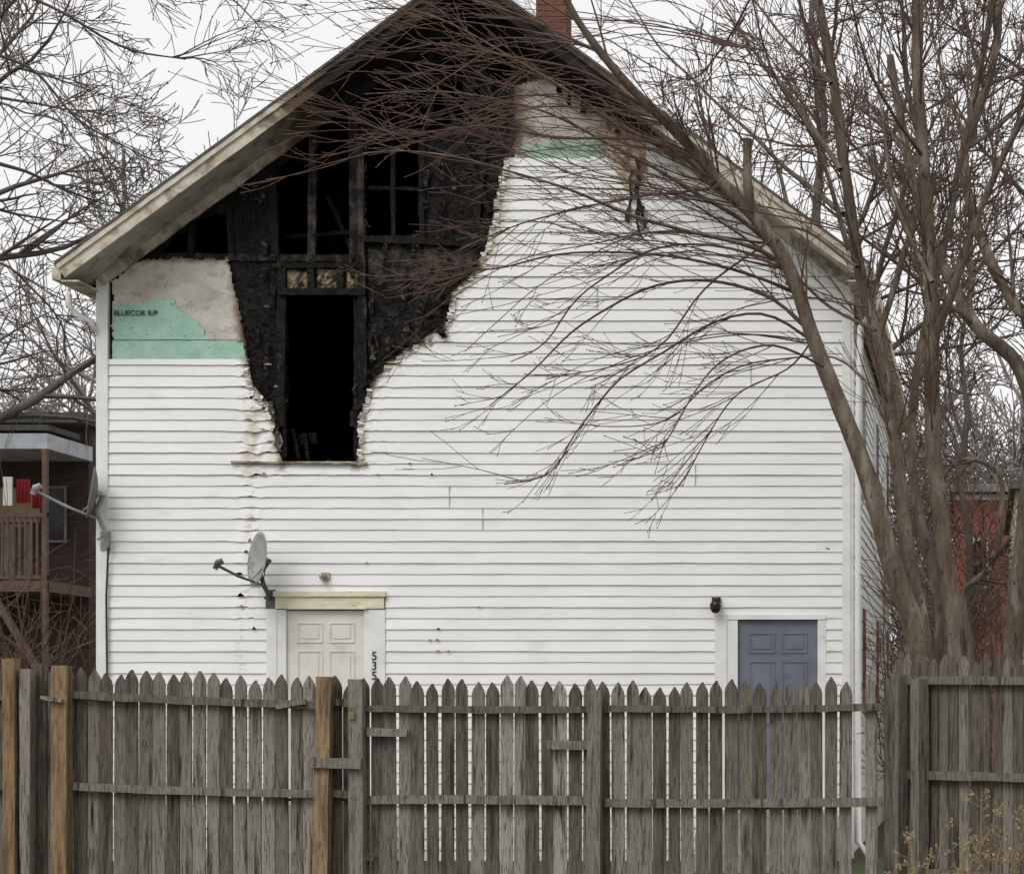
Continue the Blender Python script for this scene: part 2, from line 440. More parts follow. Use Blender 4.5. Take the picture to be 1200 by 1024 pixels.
g=Geo(); g.box(-4.32,4.32,-.002,.12,0,.32); g.obj('foundation',M('concrete_block',(.32,.31,.29),(.24,.23,.22),4,rough=.9),house)
g=Geo()
g.tube([Vector(p) for p in ((4.72,-.1,6.62),(4.68,-.1,6.45),(4.52,-.10,6.25),(4.49,-.10,5.0),(4.49,-.10,2.5),(4.49,-.10,.25),(4.62,-.2,.1))],[.04]*7,8,cap=True)
g.tube([Vector(p) for p in ((-4.70,-.15,6.62),(-4.70,-.15,6.5),(-4.64,-.12,6.40),(-4.47,-.08,6.32),(-4.44,-.06,6.2))],[.036]*5,8,cap=True)
g.obj('downspouts',mTrim,house,smooth=True)
XO=4.60; YF=-.6; YB=12.4; ZT=10.06
def rz(x): return ZT-abs(x)*SL
def rsoot(c):
    px=557+c.x*100
    if c.x<0: return max(.20,min(1.15,(px-290)/120))+.06
    return max(.15,min(1.15,(830-px)/110))+.06
sof=Geo(); rak=Geo(); roo=Geo()
for sg in (-1,1):
    n=60; base=len(sof.V)
    for k in range(n+1):
        x=sg*XO*k/n
        for y in (YF,YF+.2,-.0,.05):
            sof.v((x,y,rz(x)+.015*ns(x*2,y*3)),rsoot(Vector((x,0,0))))
    for k in range(n):
        for m in range(3):
            b=base+k*4+m; sof.F.append([b,b+1,b+5,b+4])
    rak.beam((0,YF-.012,rz(0)+.10),(sg*XO,YF-.012,rz(XO)+.10),.19,.025,n=60,jit=.003,af=rsoot)
    rak.beam((0,YF-.035,rz(0)+.165),(sg*(XO+.03),YF-.035,rz(XO+.03)+.165),.06,.03,n=60,jit=.003,af=lambda c:rsoot(c)*.7)
    rak.beam((0,-.045,rz(0)-.06),(sg*4.38,-.045,rz(4.38)-.06),.13,.03,n=60,jit=.006,af=lambda c:rsoot(c)+.1)
    a=(0,YF-.06,ZT+.20); b=(0,YB,ZT+.20); c=(sg*(XO+.05),YB,rz(XO+.05)+.20); d=(sg*(XO+.05),YF-.06,rz(XO+.05)+.20)
    up=Vector((0,0,.035)); A=[Vector(v) for v in (a,b,c,d)]; B=[v+up for v in A]; i=len(roo.V)
    for v in A+B: roo.v(v)
    for f in ((0,1,2,3),(7,6,5,4),(0,3,7,4),(3,2,6,7),(2,1,5,6),(1,0,4,5)): roo.F.append([i+q for q in f])
    xe=sorted((sg*4.40,sg*XO)); rak.box(xe[0],xe[1],YF,YB,rz(XO)-.02,rz(XO)-.0,.25)
    xf=sorted((sg*XO,sg*(XO+.10))); rak.box(xf[0],xf[1],YF,YB,rz(XO)+.0,rz(XO)+.14,.2)
sof.obj('soffit',mSoff,house,attr='soot_shade'); rak.obj('rake_boards',mRake,house,attr='soot_shade'); roo.obj('shingle_roof',mShing,house)
g=Geo()
for sg in (-1,1):
    g.poly([(0,.06,ZT-.01),(0,YB-.05,ZT-.01),(sg*XO,YB-.05,rz(XO)-.01),(sg*XO,.06,rz(XO)-.01)])
g.obj('roof_deck',mInt,house)
g=Geo(); zz=9.2; bx,by=.76,.8
while zz<11.2:
    g.box(bx-.18,bx+.18,by-.18,by+.18,zz,zz+.055); g.box(bx-.174,bx+.174,by-.174,by+.174,zz+.055,zz+.07); zz+=.07
g.obj('brick_chimney',mBrick,house)

def panel_door(x0,x1,ytop,zbot,mat,name,rows_,y=.0):
    g=Geo(); X0=(x0-557)/100;X1=(x1-557)/100;ZT_=ZC+(840-ytop)/100
    g.box(X0,X1,y,y+.045,zbot,ZT_); w=X1-X0
    for (za,zb) in rows_:
        for (a,b) in ((.13,.46),(.54,.87)):
            xa=X0+a*w; xb=X0+b*w; zt=ZT_-za; zb2=ZT_-zb; t=.018
            g.box(xa,xb,y-.010,y-.001,zt-t,zt); g.box(xa,xb,y-.010,y-.001,zb2,zb2+t)
            g.box(xa,xa+t,y-.010,y-.001,zb2+t,zt-t); g.box(xb-t,xb,y-.010,y-.001,zb2+t,zt-t)
            g.box(xa+.05,xb-.05,y-.008,y-.001,zb2+.05,zt-.05)
    return g.obj(name,mat,house)
panel_door(336,427,715,.75,mDoorW,'white_entry_door',((.14,.38),(.47,1.1),(1.2,1.85)),.02)
panel_door(865,958,727,.65,mDoorB,'blue_entry_door',((.14,.38),(.47,1.1),(1.2,1.85)),.03)
g=Geo()
def wb(x0,x1,y0,y1,ya,yb,a=0):
    g.box((x0-557)/100,(x1-557)/100,ya,yb,ZC+(840-y1)/100,ZC+(840-y0)/100,a)
wb(313,325,712,1000,-.03,.02); wb(325,335.8,714,1000,-.02,.05); wb(427.2,433,714,1000,-.015,.05); wb(433,452,714,1000,-.03,.02)
wb(838,852,720,1000,-.035,.02); wb(852,864.6,726,1000,-.02,.05); wb(852.2,968,720,725.8,-.03,.02); wb(958.3,968,726,1000,-.02,.05)
g.obj('door_frames',mTrim,house)
g=Geo(); wb(322,453,693,699,-.07,.0); wb(324,451,699.2,713,-.045,.0); wb(338,430,711.2,713.8,-.05,.0); g.obj('yellow_door_lintel',mLint,house)
g=Geo(); g.box(-2.5,-1.0,-1.2,-.04,0,.72); g.box(-2.5,-1.0,-1.5,-1.2,0,.48); g.box(-2.5,-1.0,-1.8,-1.5,0,.24)
g.box(2.75,4.2,-1.0,-.04,0,.62); g.box(2.75,4.2,-1.3,-1.0,0,.41); g.box(2.75,4.2,-1.6,-1.3,0,.2)
g.obj('door_steps',M('concrete_steps',(.3,.29,.27),(.22,.21,.2),4,rough=.9),house)
for k,c in enumerate('535'):
    text(c,W(436,773+k*11.5,-.036),.14,mBlack,'house_number_digit',house)
g=Geo()
def lathe(c,prof,n=14,a=0):
    i0=len(g.V)
    for (r,h) in prof:
        for k in range(n):
            an=2*math.pi*k/n; g.v((c[0]+r*math.cos(an),c[1]+r*math.sin(an),c[2]+h),a)
    for j in range(len(prof)-1):
        for k in range(n):
            k2=(k+1)%n; g.F.append([i0+j*n+k,i0+j*n+k2,i0+(j+1)*n+k2,i0+(j+1)*n+k])
c=W(840,712,-.13)
lathe(c,[(.001,-.075),(.04,-.06),(.062,-.02),(.065,.03),(.05,.06),(.035,.065),(.035,.10),(.001,.11)])
g.box(c.x-.05,c.x+.05,-.07,-.02,c.z+.04,c.z+.12); g.box(c.x-.02,c.x+.02,-.13,-.06,c.z+.08,c.z+.11)
g.obj('porch_lamp',mLamp,house)
g=Geo(); c=W(381,676,-.07); lathe(c,[(.001,-.05),(.03,-.04),(.05,0),(.04,.03),(.02,.045),(.001,.05)],9); g.box(c.x-.03,c.x+.06,-.05,-.02,c.z-.03,c.z+.05)
g.obj('melted_porch_lamp',M('melted_plastic',(.2,.13,.08),(.6,.55,.48),14,rough=.6),house)
g=Geo()
g.tube([W(130,640,-.07),W(127,700,-.06),W(128,790,-.06),W(127,980,-.06)],[.012]*4,5)
g.obj('cable_left',mBlack,house)

def dish(name,center,normal,rw,rh,mat,foot,lnb,mast,m2):
    par=empty(name)
    g=Geo(); nrm=Vector(normal).normalized(); up=Vector((0,0,1)); sx=up.cross(nrm).normalized(); sy=nrm.cross(sx)
    nr,na=8,32; dep=.07
    for back in (0,1):
        i0=len(g.V)
        for j in range(nr+1):
            r=j/nr
            for k in range(na):
                an=2*math.pi*k/na
                g.v(Vector(center)+sx*(rw*r*math.cos(an))+sy*(rh*r*math.sin(an))+nrm*(dep*(r*r)-dep-back*.012))
        for j in range(nr):
            for k in range(na):
                k2=(k+1)%na
                g.F.append([i0+j*na+k,i0+j*na+k2,i0+(j+1)*na+k2,i0+(j+1)*na+k])
    a=nr*na; b=i0+nr*na
    for k in range(na): g.F.append([a+k,a+(k+1)%na,b+(k+1)%na,b+k])
    g.obj('reflector',mat,par,smooth=True)
    g=Geo(); C=Vector(center)-nrm*dep; bot=C-sy*rh*.95; L=Vector(lnb)
    g.tube([C-nrm*.05,bot-nrm*.04,bot.lerp(L,.5)-Vector((0,0,.015)),L],[.017]*4,6,cap=True)
    g.tube([C-nrm*.05+sx*.10,bot.lerp(L,.2),L],[.008]*3,5)
    g.tube([L+Vector((-.03,0,-.04)),L+Vector((.0,0,.03)),L+nrm*-.02+Vector((.04,0,.06))],[.034,.042,.034],8,cap=True)
    g.tube([C,C-nrm*.08]+[Vector(m) for m in mast]+[Vector(foot)],[.05,.035]+[.028]*len(mast)+[.028],8,cap=True)
    f=Vector(foot); g.box(f.x-.055,f.x+.055,f.y-.005,f.y+.02,f.z-.13,f.z+.09)
    g.tube([f+Vector((0,-.01,.06)),f+Vector((0,-.2,-.02))] ,[.012,.012],6)
    g.obj('mount_and_feed',m2,par)
dish('satellite_dish',W(315,657,-.42),(-.72,-.68,.12),.23,.31,mDish,W(318,700,-.03),W(282,668,-.75),[W(315,674,-.30),W(317,688,-.22)],mMetalD)
dish('satellite_dish',W(118,580,-.30),(-.90,-.42,.15),.22,.30,mDishD,W(125,632,-.045),W(68,581,-.60),[W(122,600,-.22),W(130,625,-.16),W(130,640,-.12)],mMetal)

# ================================================================ FENCES
mWood=M('weathered_fence_wood',(.150,.130,.102),(.080,.067,.052),9,(7,7,.5),.95,.6,14,attr='tone',ac=(.34,.315,.275),c3=(.026,.022,.017),s3=5,lo3=.50,hi3=.70,anoise=.42,ascale=5,arange=(.28,1.05),c4=(.036,.031,.024),s4=22,lo4=.53,hi4=.68)
mWoodN=M('newer_post_wood',(.27,.175,.095),(.18,.115,.062),8,(5,5,.5),.85,.3,14,attr='tone',ac=(.31,.25,.17),c3=(.07,.05,.033),s3=4,lo3=.46,hi3=.70,c4=(.06,.04,.028),s4=20,lo4=.56,hi4=.7)
def picket(g,x,y,z0,z1,w,tone,lean=0,t=.018,dx=(1,0)):
    h=w/2; sh=z1-w*.95; dd=U(-.006,.006)
    prof=[(-h,z0),(h,z0),(h,sh),(h*.84,sh+w*.34),(h*.42,sh+w*.68),(dd+.005,z1),(dd-.005,z1),(-h*.42,sh+w*.68),(-h*.84,sh+w*.34),(-h,sh)]
    i=len(g.V); n=len(prof); px_,py_=dx
    for yo in (0,t):
        for (a,z) in prof:
            q=a+lean*(z-z0)
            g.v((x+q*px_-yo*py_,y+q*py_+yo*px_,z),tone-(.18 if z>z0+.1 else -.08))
    g.F.append([i+k for k in range(n)]); g.F.append([i+n+k for k in range(n)][::-1])
    for k in range(n):
        k2=(k+1)%n; g.F.append([i+k,i+n+k,i+n+k2,i+k2])
fence=empty('wooden_picket_fence')
FD=14.5; FY=FD-25; S=FD/F
def fx(px): return CAMX+(px-CX)*S
def fz(py): return ZC+(CY-py)*S
tops=[(-60,784),(0,780),(95,784),(200,789),(300,793),(430,797),(560,795),(700,799),(850,800),(1035,796)]
def itop(px):
    for (a,b),(c,d) in zip(tops,tops[1:]):
        if px<=c: return b+(d-b)*(px-a)/(c-a)
    return tops[-1][1]
g=Geo(); px=-300
while px<1034:
    wpx=U(13.4,15.8)
    gap=random.choice((.4,.8,1.2,2.2)) if px<430 else random.choice((.5,1.0,1.8,2.6,3.2))
    if not (18<px<30 or 996<px<1012):
        tone=.48+.5*ns(px*.02,3)+U(-.42,.42)
        if 180<px<330: tone+=.1
        if R()<.14: tone+=.5
        if R()<.16: tone-=.4
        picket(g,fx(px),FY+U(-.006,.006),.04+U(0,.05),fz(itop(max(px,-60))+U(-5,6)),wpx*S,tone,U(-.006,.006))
    px+=wpx+gap
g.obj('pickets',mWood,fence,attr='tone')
g=Geo()
def rail(x0,y0,x1,y1,h=11,tn=.35,y=-.032,n=14,sag=.006):
    g.beam(Vector((fx(x0),FY+y,fz(y0))),Vector((fx(x1),FY+y,fz(y1))),h*S,.038,n=n,jit=.0035,a=tn,sag=sag)
rail(-300,812,14,816,9,.5); rail(-300,918,14,920,10,.4)
rail(88,814,376,826,9,.45); rail(88,921,376,930,9,.6)
rail(392,822,414,824,9,.5,sag=0); rail(392,929,414,931,9,.5,sag=0)
rail(431,830,691,831,8,.4); rail(431,937,691,938,10,.65,sag=-.006)
rail(710,830,1034,828,8,.4,sag=.012); rail(710,940,1034,939,10,.6)
rail(431,1052,691,1052); rail(710,1052,1034,1050); rail(88,1045,376,1048); rail(-300,1040,14,1040)
rail(433,857,480,859,9,.75,-.054,3,0); rail(643,872,690,873,10,.6,-.054,3,0); rail(431,1003,440,1004,9,.5,sag=0)
rail(372,893,431,894,12,.65,-.15,4,0); rail(328,828,362,822,5,.7,-.065,4,0); rail(60,817,84,821,4,.9,-.15,3,0)
g.obj('rails',mWood,fence,attr='tone')
def post(g,px,top,w,y,tone,lean=0):
    x=fx(px); zt=fz(top)
    g.beam(Vector((x+lean,FY+y,0)),Vector((x,FY+y,zt)),w*S,.095,n=10,jit=.003,a=tone)
g=Geo()
post(g,38,784,12,-.07,.8); post(g,422,796,16,-.075,.7,.01); post(g,700,809,16,-.08,.6,-.01); post(g,1043,795,13,-.03,.2)
g.obj('grey_posts',mWood,fence,attr='tone')
g=Geo()
post(g,20,772,14,-.09,.0,.01); post(g,78,780,18,-.08,.25); post(g,386,793,17,-.085,.35,-.04)
g.obj('brown_posts',mWoodN,fence,attr='tone')
g=Geo(); c=Vector((fx(419),FY-.135,fz(838)))
g.box(c.x-.018,c.x+.018,c.y-.01,c.y+.01,c.z-.025,c.z+.025); g.tube([c+Vector((-.012,0,.025)),c+Vector((-.012,0,.055)),c+Vector((.012,0,.055)),c+Vector((.012,0,.025))],[.004]*4,5)
g.obj('padlock',M('dull_brass',(.25,.2,.1),(.18,.15,.08),rough=.5),fence)
f2=empty('wooden_picket_fence')
A=P(1050,840,14.6); B=P(1290,840,13.3); dv=(B-A); dv.z=0; Lf=dv.length; dv.normalize()
g=Geo(); s=0.0
while s<Lf+1.5:
    p=A+dv*s; d=p.y+25; zt=ZC+(CY-(772-4*(s/Lf)))*d/F; w_=U(.080,.092)
    picket(g,p.x,p.y,.05,zt+U(-.03,.03),w_,.40+.4*ns(s*2,7)+U(-.38,.38),U(-.005,.005),dx=(dv.x,dv.y))
    s+=w_+random.choice((.004,.008,.014,.02))
g.obj('pickets',mWood,f2,attr='tone')
g=Geo(); nv=Vector((dv.y,-dv.x,0))
for (ya,yb) in ((797,801),(907,912),(1020,1030)):
    pa=A+nv*.03; pb=A+dv*(Lf+1.4)+nv*.03
    pa.z=ZC+(CY-ya)*14.6/F; pb.z=ZC+(CY-yb)*13.4/F
    g.beam(pa,pb,.055,.038,n=14,jit=.003,a=.5,side=nv)
for s_,tp in ((.13,790),(.32,796)):
    p=A+dv*s_+nv*.085
    g.beam(Vector((p.x,p.y,0)),Vector((p.x,p.y,ZC+(CY-tp)*14.5/F)),.055 if s_<.2 else .085,.09,n=8,jit=.003,a=.5,side=nv)
g.obj('rails_and_posts',mWood,f2,attr='tone')

# ================================================================ TREES
def rot_off(d,ang):
    ax=Vector((U(-1,1),U(-1,1),U(-1,1))); ax=d.cross(ax)
    if ax.length<1e-4: ax=Vector((1,0,0))
    return (Matrix.Rotation(ang,3,ax.normalized())@d).normalized()
def grow(g,p,d,L,r,lev,Q):
    n=Q['n'][lev]; pts=[p.copy()]; dirs=[d.copy()]; dd=d.copy(); st=L/n
    for k in range(n):
        dd=dd+Vector((U(-1,1),U(-1,1),U(-1,1)))*Q['wig']+Vector((0,0,1))*Q['trop'][lev]
        if Q.get('bias'): dd=dd+Q['bias']*Q.get('bf',.05)
        if Q.get('ymax') is not None and pts[-1].y>Q['ymax']: dd.y=-abs(dd.y)-.1
        dd.normalize(); pts.append(pts[-1]+dd*st); dirs.append(dd.copy())
    rad=[max(Q['rmin'],r*(1-.75*k/n)) for k in range(n+1)]
    gg=g[0] if lev<Q.get('split',0) else g[1]
    gg.tube(pts,rad,Q['sides'][lev])
    if Q.get('buds') and R()<.5:
        c=pts[-1]; q=.006
        for o in (-1,1): g[1].F.append([g[1].v(c+Vector((q*o,0,-q))),g[1].v(c+Vector((0,q*o,q*1.3))),g[1].v(c+Vector((-q*o,-q*o,0)))])
    a0,a1=Q.get('ang',(.45,1.0))
    if lev+1<len(Q['n']):
        for c in range(Q['kids'][lev]):
            t=U(.15,1); k=min(n-1,int(t*n)); f=t*n-k
            q=pts[k].lerp(pts[k+1],f); cd=rot_off(dirs[k+1],U(a0,a1))
            grow(g,q,cd,L*U(.38,.72)*(1.15-.45*t),max(Q['rmin'],rad[k]*.6),lev+1,Q)
def smooth_path(pts,sub=5):
    out=[]; n=len(pts)
    for i in range(n-1):
        p0=pts[max(0,i-1)];p1=pts[i];p2=pts[i+1];p3=pts[min(n-1,i+2)]
        for k in range(sub):
            t=k/sub
            out.append(0.5*((2*p1)+(p2-p0)*t+(2*p0-5*p1+4*p2-p3)*t*t+(3*p1-3*p2+p3-p0)*t**3))
    out.append(pts[-1]); return out
def limb(g,pp,r0,r1,sides,kids,kl,Q,t0=.25,lev=0,dirbias=None,rk=None,kink=0.0):
    pts=smooth_path([P(*q) for q in pp])
    pts=[p+Vector((ns(p.x*1.3,p.z*1.3,1),ns(p.x,p.z*1.5,5),ns(p.x*1.2,p.z*1.3,9)))*kink for p in pts]
    n=len(pts); rad=[(r0+(r1-r0)*(k/(n-1))**.8)*(1+.10*ns(k*.9,r0*99)) for k in range(n)]
    (g[0] if r0>.02 else g[1]).tube(pts,rad,sides)
    for c in range(kids):
        t=t0+(1-t0)*R(); k=min(n-2,int(t*(n-1))); q=pts[k].lerp(pts[k+1],R())
        tg=(pts[k+1]-pts[k]).normalized(); a0,a1=Q.get('ang',(.35,.95)); cd=rot_off(tg,U(a0,a1))
        if dirbias: cd=(cd+dirbias*U(.2,.7)).normalized()
        grow(g,q,cd,kl*U(.5,1.3),rk or min(.012,rad[k]*.6),lev,Q)
    return pts
tree=empty('bare_maple_tree'); tg=[Geo(),Geo()]
QM=dict(n=[7,5,4],wig=.07,trop=[.04,.04,.04],rmin=.0031,sides=[4,3,3],kids=[5,2,0],split=0,ymax=-1.0,ang=(.3,.75),buds=True)
QD=dict(QM); QD['trop']=[.0,.035,.04]; QD['bias']=Vector((-1,0,0)); QD['bf']=.03; QD['wig']=.055; QD['ang']=(.25,.65); QD['kids']=[3,1,0]; QD['rmin']=.0029
LB=Vector((-.6,0,.05))
limb(tg,[(1088,1010,18.6),(1080,790,18.6),(1072,745,18.6),(1045,670,18.6),(1020,580,18.5),(985,480,18.5),(950,390,18.5),(918,310,18.5),(880,250,18.5),(828,190,18.4),(768,130,18.2),(700,60,18),(650,-30,17.8)],.125,.028,10,22,.9,QM,t0=.5,kink=.05)
limb(tg,[(1092,1010,18.8),(1088,800,18.8),(1070,700,18.9),(1055,600,19),(1045,500,19.1),(1032,400,19.2),(1010,300,19.3),(990,200,19.3),(978,100,19.3),(955,-30,19.3)],.088,.042,9,20,1.0,QM,t0=.4,kink=.06)
limb(tg,[(1122,1010,19),(1118,770,19),(1106,640,19),(1094,520,19),(1092,400,19),(1088,280,19),(1080,150,19),(1070,-30,19)],.10,.05,10,20,1.0,QM,t0=.4,kink=.05)
limb(tg,[(1105,860,19.2),(1098,700,19.3),(1075,600,19.4),(1068,500,19.6),(1085,380,19.8),(1112,260,19.8),(1140,130,19.8),(1165,-30,19.8)],.06,.03,8,18,1.0,QM,t0=.4,kink=.06)
limb(tg,[(1092,400,19),(1120,330,18.8),(1150,240,18.7),(1200,140,18.6),(1260,60,18.5)],.045,.025,7,14,.9,QM,kink=.05)
limb(tg,[(1032,400,19.2),(1062,300,19.3),(1080,200,19.5),(1060,80,19.6),(1050,-30,19.6)],.035,.02,6,12,.9,QM,kink=.05)
limb(tg,[(880,255,18.5),(876,215,18.4),(876,163,18.4)],.045,.04,8,2,.5,QM)
BRS=[
 ([(925,322),(880,290),(800,272),(720,250),(640,212),(560,190),(480,178),(425,180)],.024),
 ([(905,292),(860,248),(780,205),(700,158),(600,122),(510,104),(430,112)],.026),
 ([(948,385),(890,345),(820,332),(740,346),(670,392),(615,440),(572,472)],.020),
 ([(955,400),(890,366),(810,388),(730,440),(685,500),(645,552),(592,568)],.015),
 ([(965,430),(905,402),(850,425),(805,470),(770,525)],.013),
 ([(880,252),(800,182),(700,132),(600,70),(500,18),(430,10)],.026),
 ([(985,200),(930,120),(870,40),(830,-30)],.03),
 ([(932,345),(860,318),(770,302),(670,300),(580,318),(505,300)],.018),
 ([(915,310),(840,290),(760,300),(690,340),(640,400),(600,420)],.014),
 ([(828,190),(740,160),(650,160),(560,150),(470,158),(415,140)],.018),
 ([(770,130),(690,90),(600,70),(520,50),(450,60)],.018),
 ([(850,218),(770,230),(690,240),(610,262),(540,290)],.015),
 ([(990,250),(930,210),(860,140),(780,60),(720,-30)],.032),
 ([(1010,310),(940,270),(870,260),(800,240),(730,190)],.018),
 ([(1030,390),(960,350),(900,300),(820,240),(740,215),(660,200)],.018),
 ([(1045,480),(980,420),(900,420),(830,450),(780,490),(700,500)],.010),
 ([(1000,290),(950,160),(900,80),(880,-30)],.026),
 ([(950,395),(920,430),(860,470),(820,520),(800,560)],.009),
 ([(900,280),(830,340),(770,400),(710,430),(640,445)],.011),
 ([(975,100),(900,20),(860,-30)],.02),
 ([(1080,180),(1020,90),(990,-30)],.022),
 ([(1092,330),(1050,230),(1030,110),(1030,-30)],.026),
 ([(700,62),(620,20),(540,-5),(450,-20)],.015),
 ([(900,-40),(840,60),(790,90),(700,40),(640,60)],.012),
]
for i,(b,r) in enumerate(BRS):
    d0=18.5+U(-.2,.4); dd=U(-2.2,2.6); n=len(b); low=max(q[1] for q in b)>430
    limb(tg,[(x,y_,min(23.2,d0+dd*k/(n-1))) for k,(x,y_) in enumerate(b)],r,.005,5,8 if low else 10,.7 if low else .85,QD,t0=.2,rk=.0048,kink=.06,lev=0,dirbias=LB)
for i in range(44):
    sx,sy=random.choice([(1000,270),(960,400),(925,320),(900,285),(870,240),(830,190),(780,140),(1020,360),(985,200),(970,100),(700,60),(900,60),(800,150)])
    L_=U(150,430); dr=U(-.25,.45); n=6; dd=U(-2,3); pts=[]; am=U(25,50)
    for k in range(n+1):
        t=k/n; pts.append((sx-L_*t, sy-am*math.sin(t*2.2)+L_*dr*t*t+U(-3,3), min(23.3,18.6+dd*t)))
    limb(tg,pts,.008,.003,4,5,.6,QD,t0=.3,rk=.0036,kink=.05,lev=1)
tg[0].obj('trunk_and_limbs',mBark,tree,smooth=True); tg[1].obj('twigs',mTwig,tree)

tree2=empty('bare_tree'); tg=[Geo(),Geo()]
QR=dict(n=[8,6,5,4],wig=.11,trop=[.05,.03,.02,.02],rmin=.005,sides=[6,4,3,3],kids=[6,5,3,0],split=1)
limb(tg,[(1180,1000,22),(1186,760,22),(1200,620,22),(1215,500,22),(1190,430,22),(1140,375,22),(1100,300,22.5),(1060,180,23),(1040,60,23)],.13,.04,9,9,2.0,QR,t0=.3,lev=0,kink=.06,rk=.03)
limb(tg,[(1215,500,22),(1210,400,22),(1160,300,22.4),(1130,180,22.7),(1170,60,23),(1160,-60,23)],.08,.04,8,8,1.8,QR,t0=.1,lev=0,kink=.06,rk=.028)
limb(tg,[(1130,1000,24),(1140,800,24),(1130,700,24),(1165,650,24),(1172,560,24),(1120,540,24),(1090,600,24)],.055,.018,7,6,1.0,QR,t0=.3,lev=1,kink=.06,rk=.018)
tg[0].obj('trunk_and_limbs',mBark,tree2,smooth=True); tg[1].obj('twigs',mTwig,tree2)
def bigtree(name,base,h,mat,mat2,seed,Q,r=.2,kids=12,first=.25):
    random.seed(seed); t=empty(name); gg=[Geo(),Geo()]
    n=9; pts=[base+Vector((0,0,1))*h*k/n+Vector((U(-.15,.15),U(-.15,.15),0)) for k in range(n+1)]
    rad=[r*(1-.8*k/n) for k in range(n+1)]
    gg[0].tube(pts,rad,8)
    for c in range(kids):
        tt=first+(1-first)*(c+R())/kids; k=min(n-1,int(tt*n)); q=pts[k].lerp(pts[k+1],R())
        an=U(0,6.28); e=U(.25,.9); cd=Vector((math.cos(an)*math.cos(e),math.sin(an)*math.cos(e),math.sin(e)))
        grow(gg,q,cd,h*U(.3,.48)*(1.15-.6*tt),rad[k]*.6,0,Q)
    gg[0].obj('trunk_and_limbs',mat,t,smooth=True); gg[1].obj('twigs',mat2,t)
QB=dict(n=[7,5,4,3],wig=.16,trop=[.03,.02,.01,.0],rmin=.009,sides=[5,4,3,3],kids=[7,5,4,0],split=1)
def B_(px,d):
    v=P(px,840,d); return Vector((v.x,v.y,0))
bigtree('bare_tree',B_(-60,38),15,mTwig2,mTwig2,11,QB,r=.24,kids=15)
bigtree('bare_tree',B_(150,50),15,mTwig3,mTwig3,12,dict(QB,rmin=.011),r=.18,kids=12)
bigtree('bare_tree',B_(960,41),17,mTwig2,mTwig2,13,dict(QB,rmin=.010),r=.2,kids=12,first=.4)
bigtree('bare_tree',B_(1250,44),17,mTwig2,mTwig2,14,dict(QB,rmin=.011),r=.24,kids=13)
bigtree('bare_tree',B_(1130,40),11,mTwig2,mTwig,15,dict(QB,rmin=.010),r=.12,kids=13,first=.15)
tree3=empty('bare_tree'); tg=[Geo(),Geo()]; random.seed(5)
QL=dict(n=[7,6,5,4],wig=.2,trop=[-.01,.0,.0,.0],rmin=.0052,sides=[5,4,3,3],kids=[7,5,3,0],split=1)
limb(tg,[(-190,1000,27),(-180,600,27),(-150,300,27),(-120,50,27),(-90,-150,27)],.25,.12,10,0,1,QL)
for pp,r in (([(-150,300),(-60,190),(20,200),(80,225),(130,240)],.045),([(-130,100),(-50,60),(30,80),(110,150),(170,190)],.035),
             ([(-120,50),(-40,-20),(60,10),(150,60),(220,70)],.035),([(-160,380),(-80,330),(0,310),(50,350),(90,420)],.03),([(-100,-60),(0,-80),(100,-50),(200,-20),(280,0)],.025)):
    limb(tg,[(x,y_,27+.5*k) for k,(x,y_) in enumerate(pp)],r,.009,6,9,1.1,QL,t0=.3,lev=1,kink=.1,rk=.012)
tg[0].obj('trunk_and_limbs',mTwig2,tree3,smooth=True); tg[1].obj('twigs',mTwig2,tree3)
far=empty('distant_trees'); random.seed(3)
QF=dict(n=[5,4,4],wig=.18,trop=[.06,.04,.03],rmin=.018,sides=[4,3,3],kids=[7,5,0],split=1)
protos=[]
for k in range(3):
    gg=[Geo(),Geo()]; gg[0]=gg[1]
    h=9+k; pts=[Vector((0,0,h*q/6)) for q in range(7)]; rad=[.2*(1-.8*q/6) for q in range(7)]; gg[1].tube(pts,rad,6)
    for c in range(18):
        tt=.15+.85*R(); q=Vector((0,0,h*tt)); an=U(0,6.28); e=U(.4,1.2)
        grow(gg,q,Vector((math.cos(an)*math.cos(e),math.sin(an)*math.cos(e),math.sin(e))),h*.4*(1.2-.6*tt),.06,0,QF)
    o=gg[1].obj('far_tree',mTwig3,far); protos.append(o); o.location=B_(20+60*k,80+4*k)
for (pa,pb,nn) in ((-80,260,12),(1010,1350,14)):
    for k in range(nn):
        o=bpy.data.objects.new('far_tree',random.choice(protos).data); bpy.context.collection.objects.link(o); o.parent=far
        o.location=B_(pa+(pb-pa)*(k+R())/nn,U(62,95)); o.rotation_euler=(0,0,U(0,6.28)); s_=U(.8,1.25); o.scale=(s_,s_,s_)
def thicket(name,px0,px1,d0,d1,h,cnt,seed,mat):
    random.seed(seed); t=empty(name); gg=[Geo(),Geo()]
    Q=dict(n=[5,4,3],wig=.2,trop=[.06,.02,.0],rmin=.005,sides=[3,3,3],kids=[6,4,0],split=0)
    for i in range(cnt):
        d=U(d0,d1); b=B_(U(px0,px1),d); grow(gg,b,Vector((U(-.4,.4),U(-.3,.3),1)).normalized(),h*U(.5,1.1),.018,0,Q)
    gg[1].obj('stems',mat,t)
thicket('bare_shrub',-40,105,28,34,4.6,20,21,mTwig)
thicket('bare_shrub',1030,1250,26,38,4.8,44,22,mTwig)

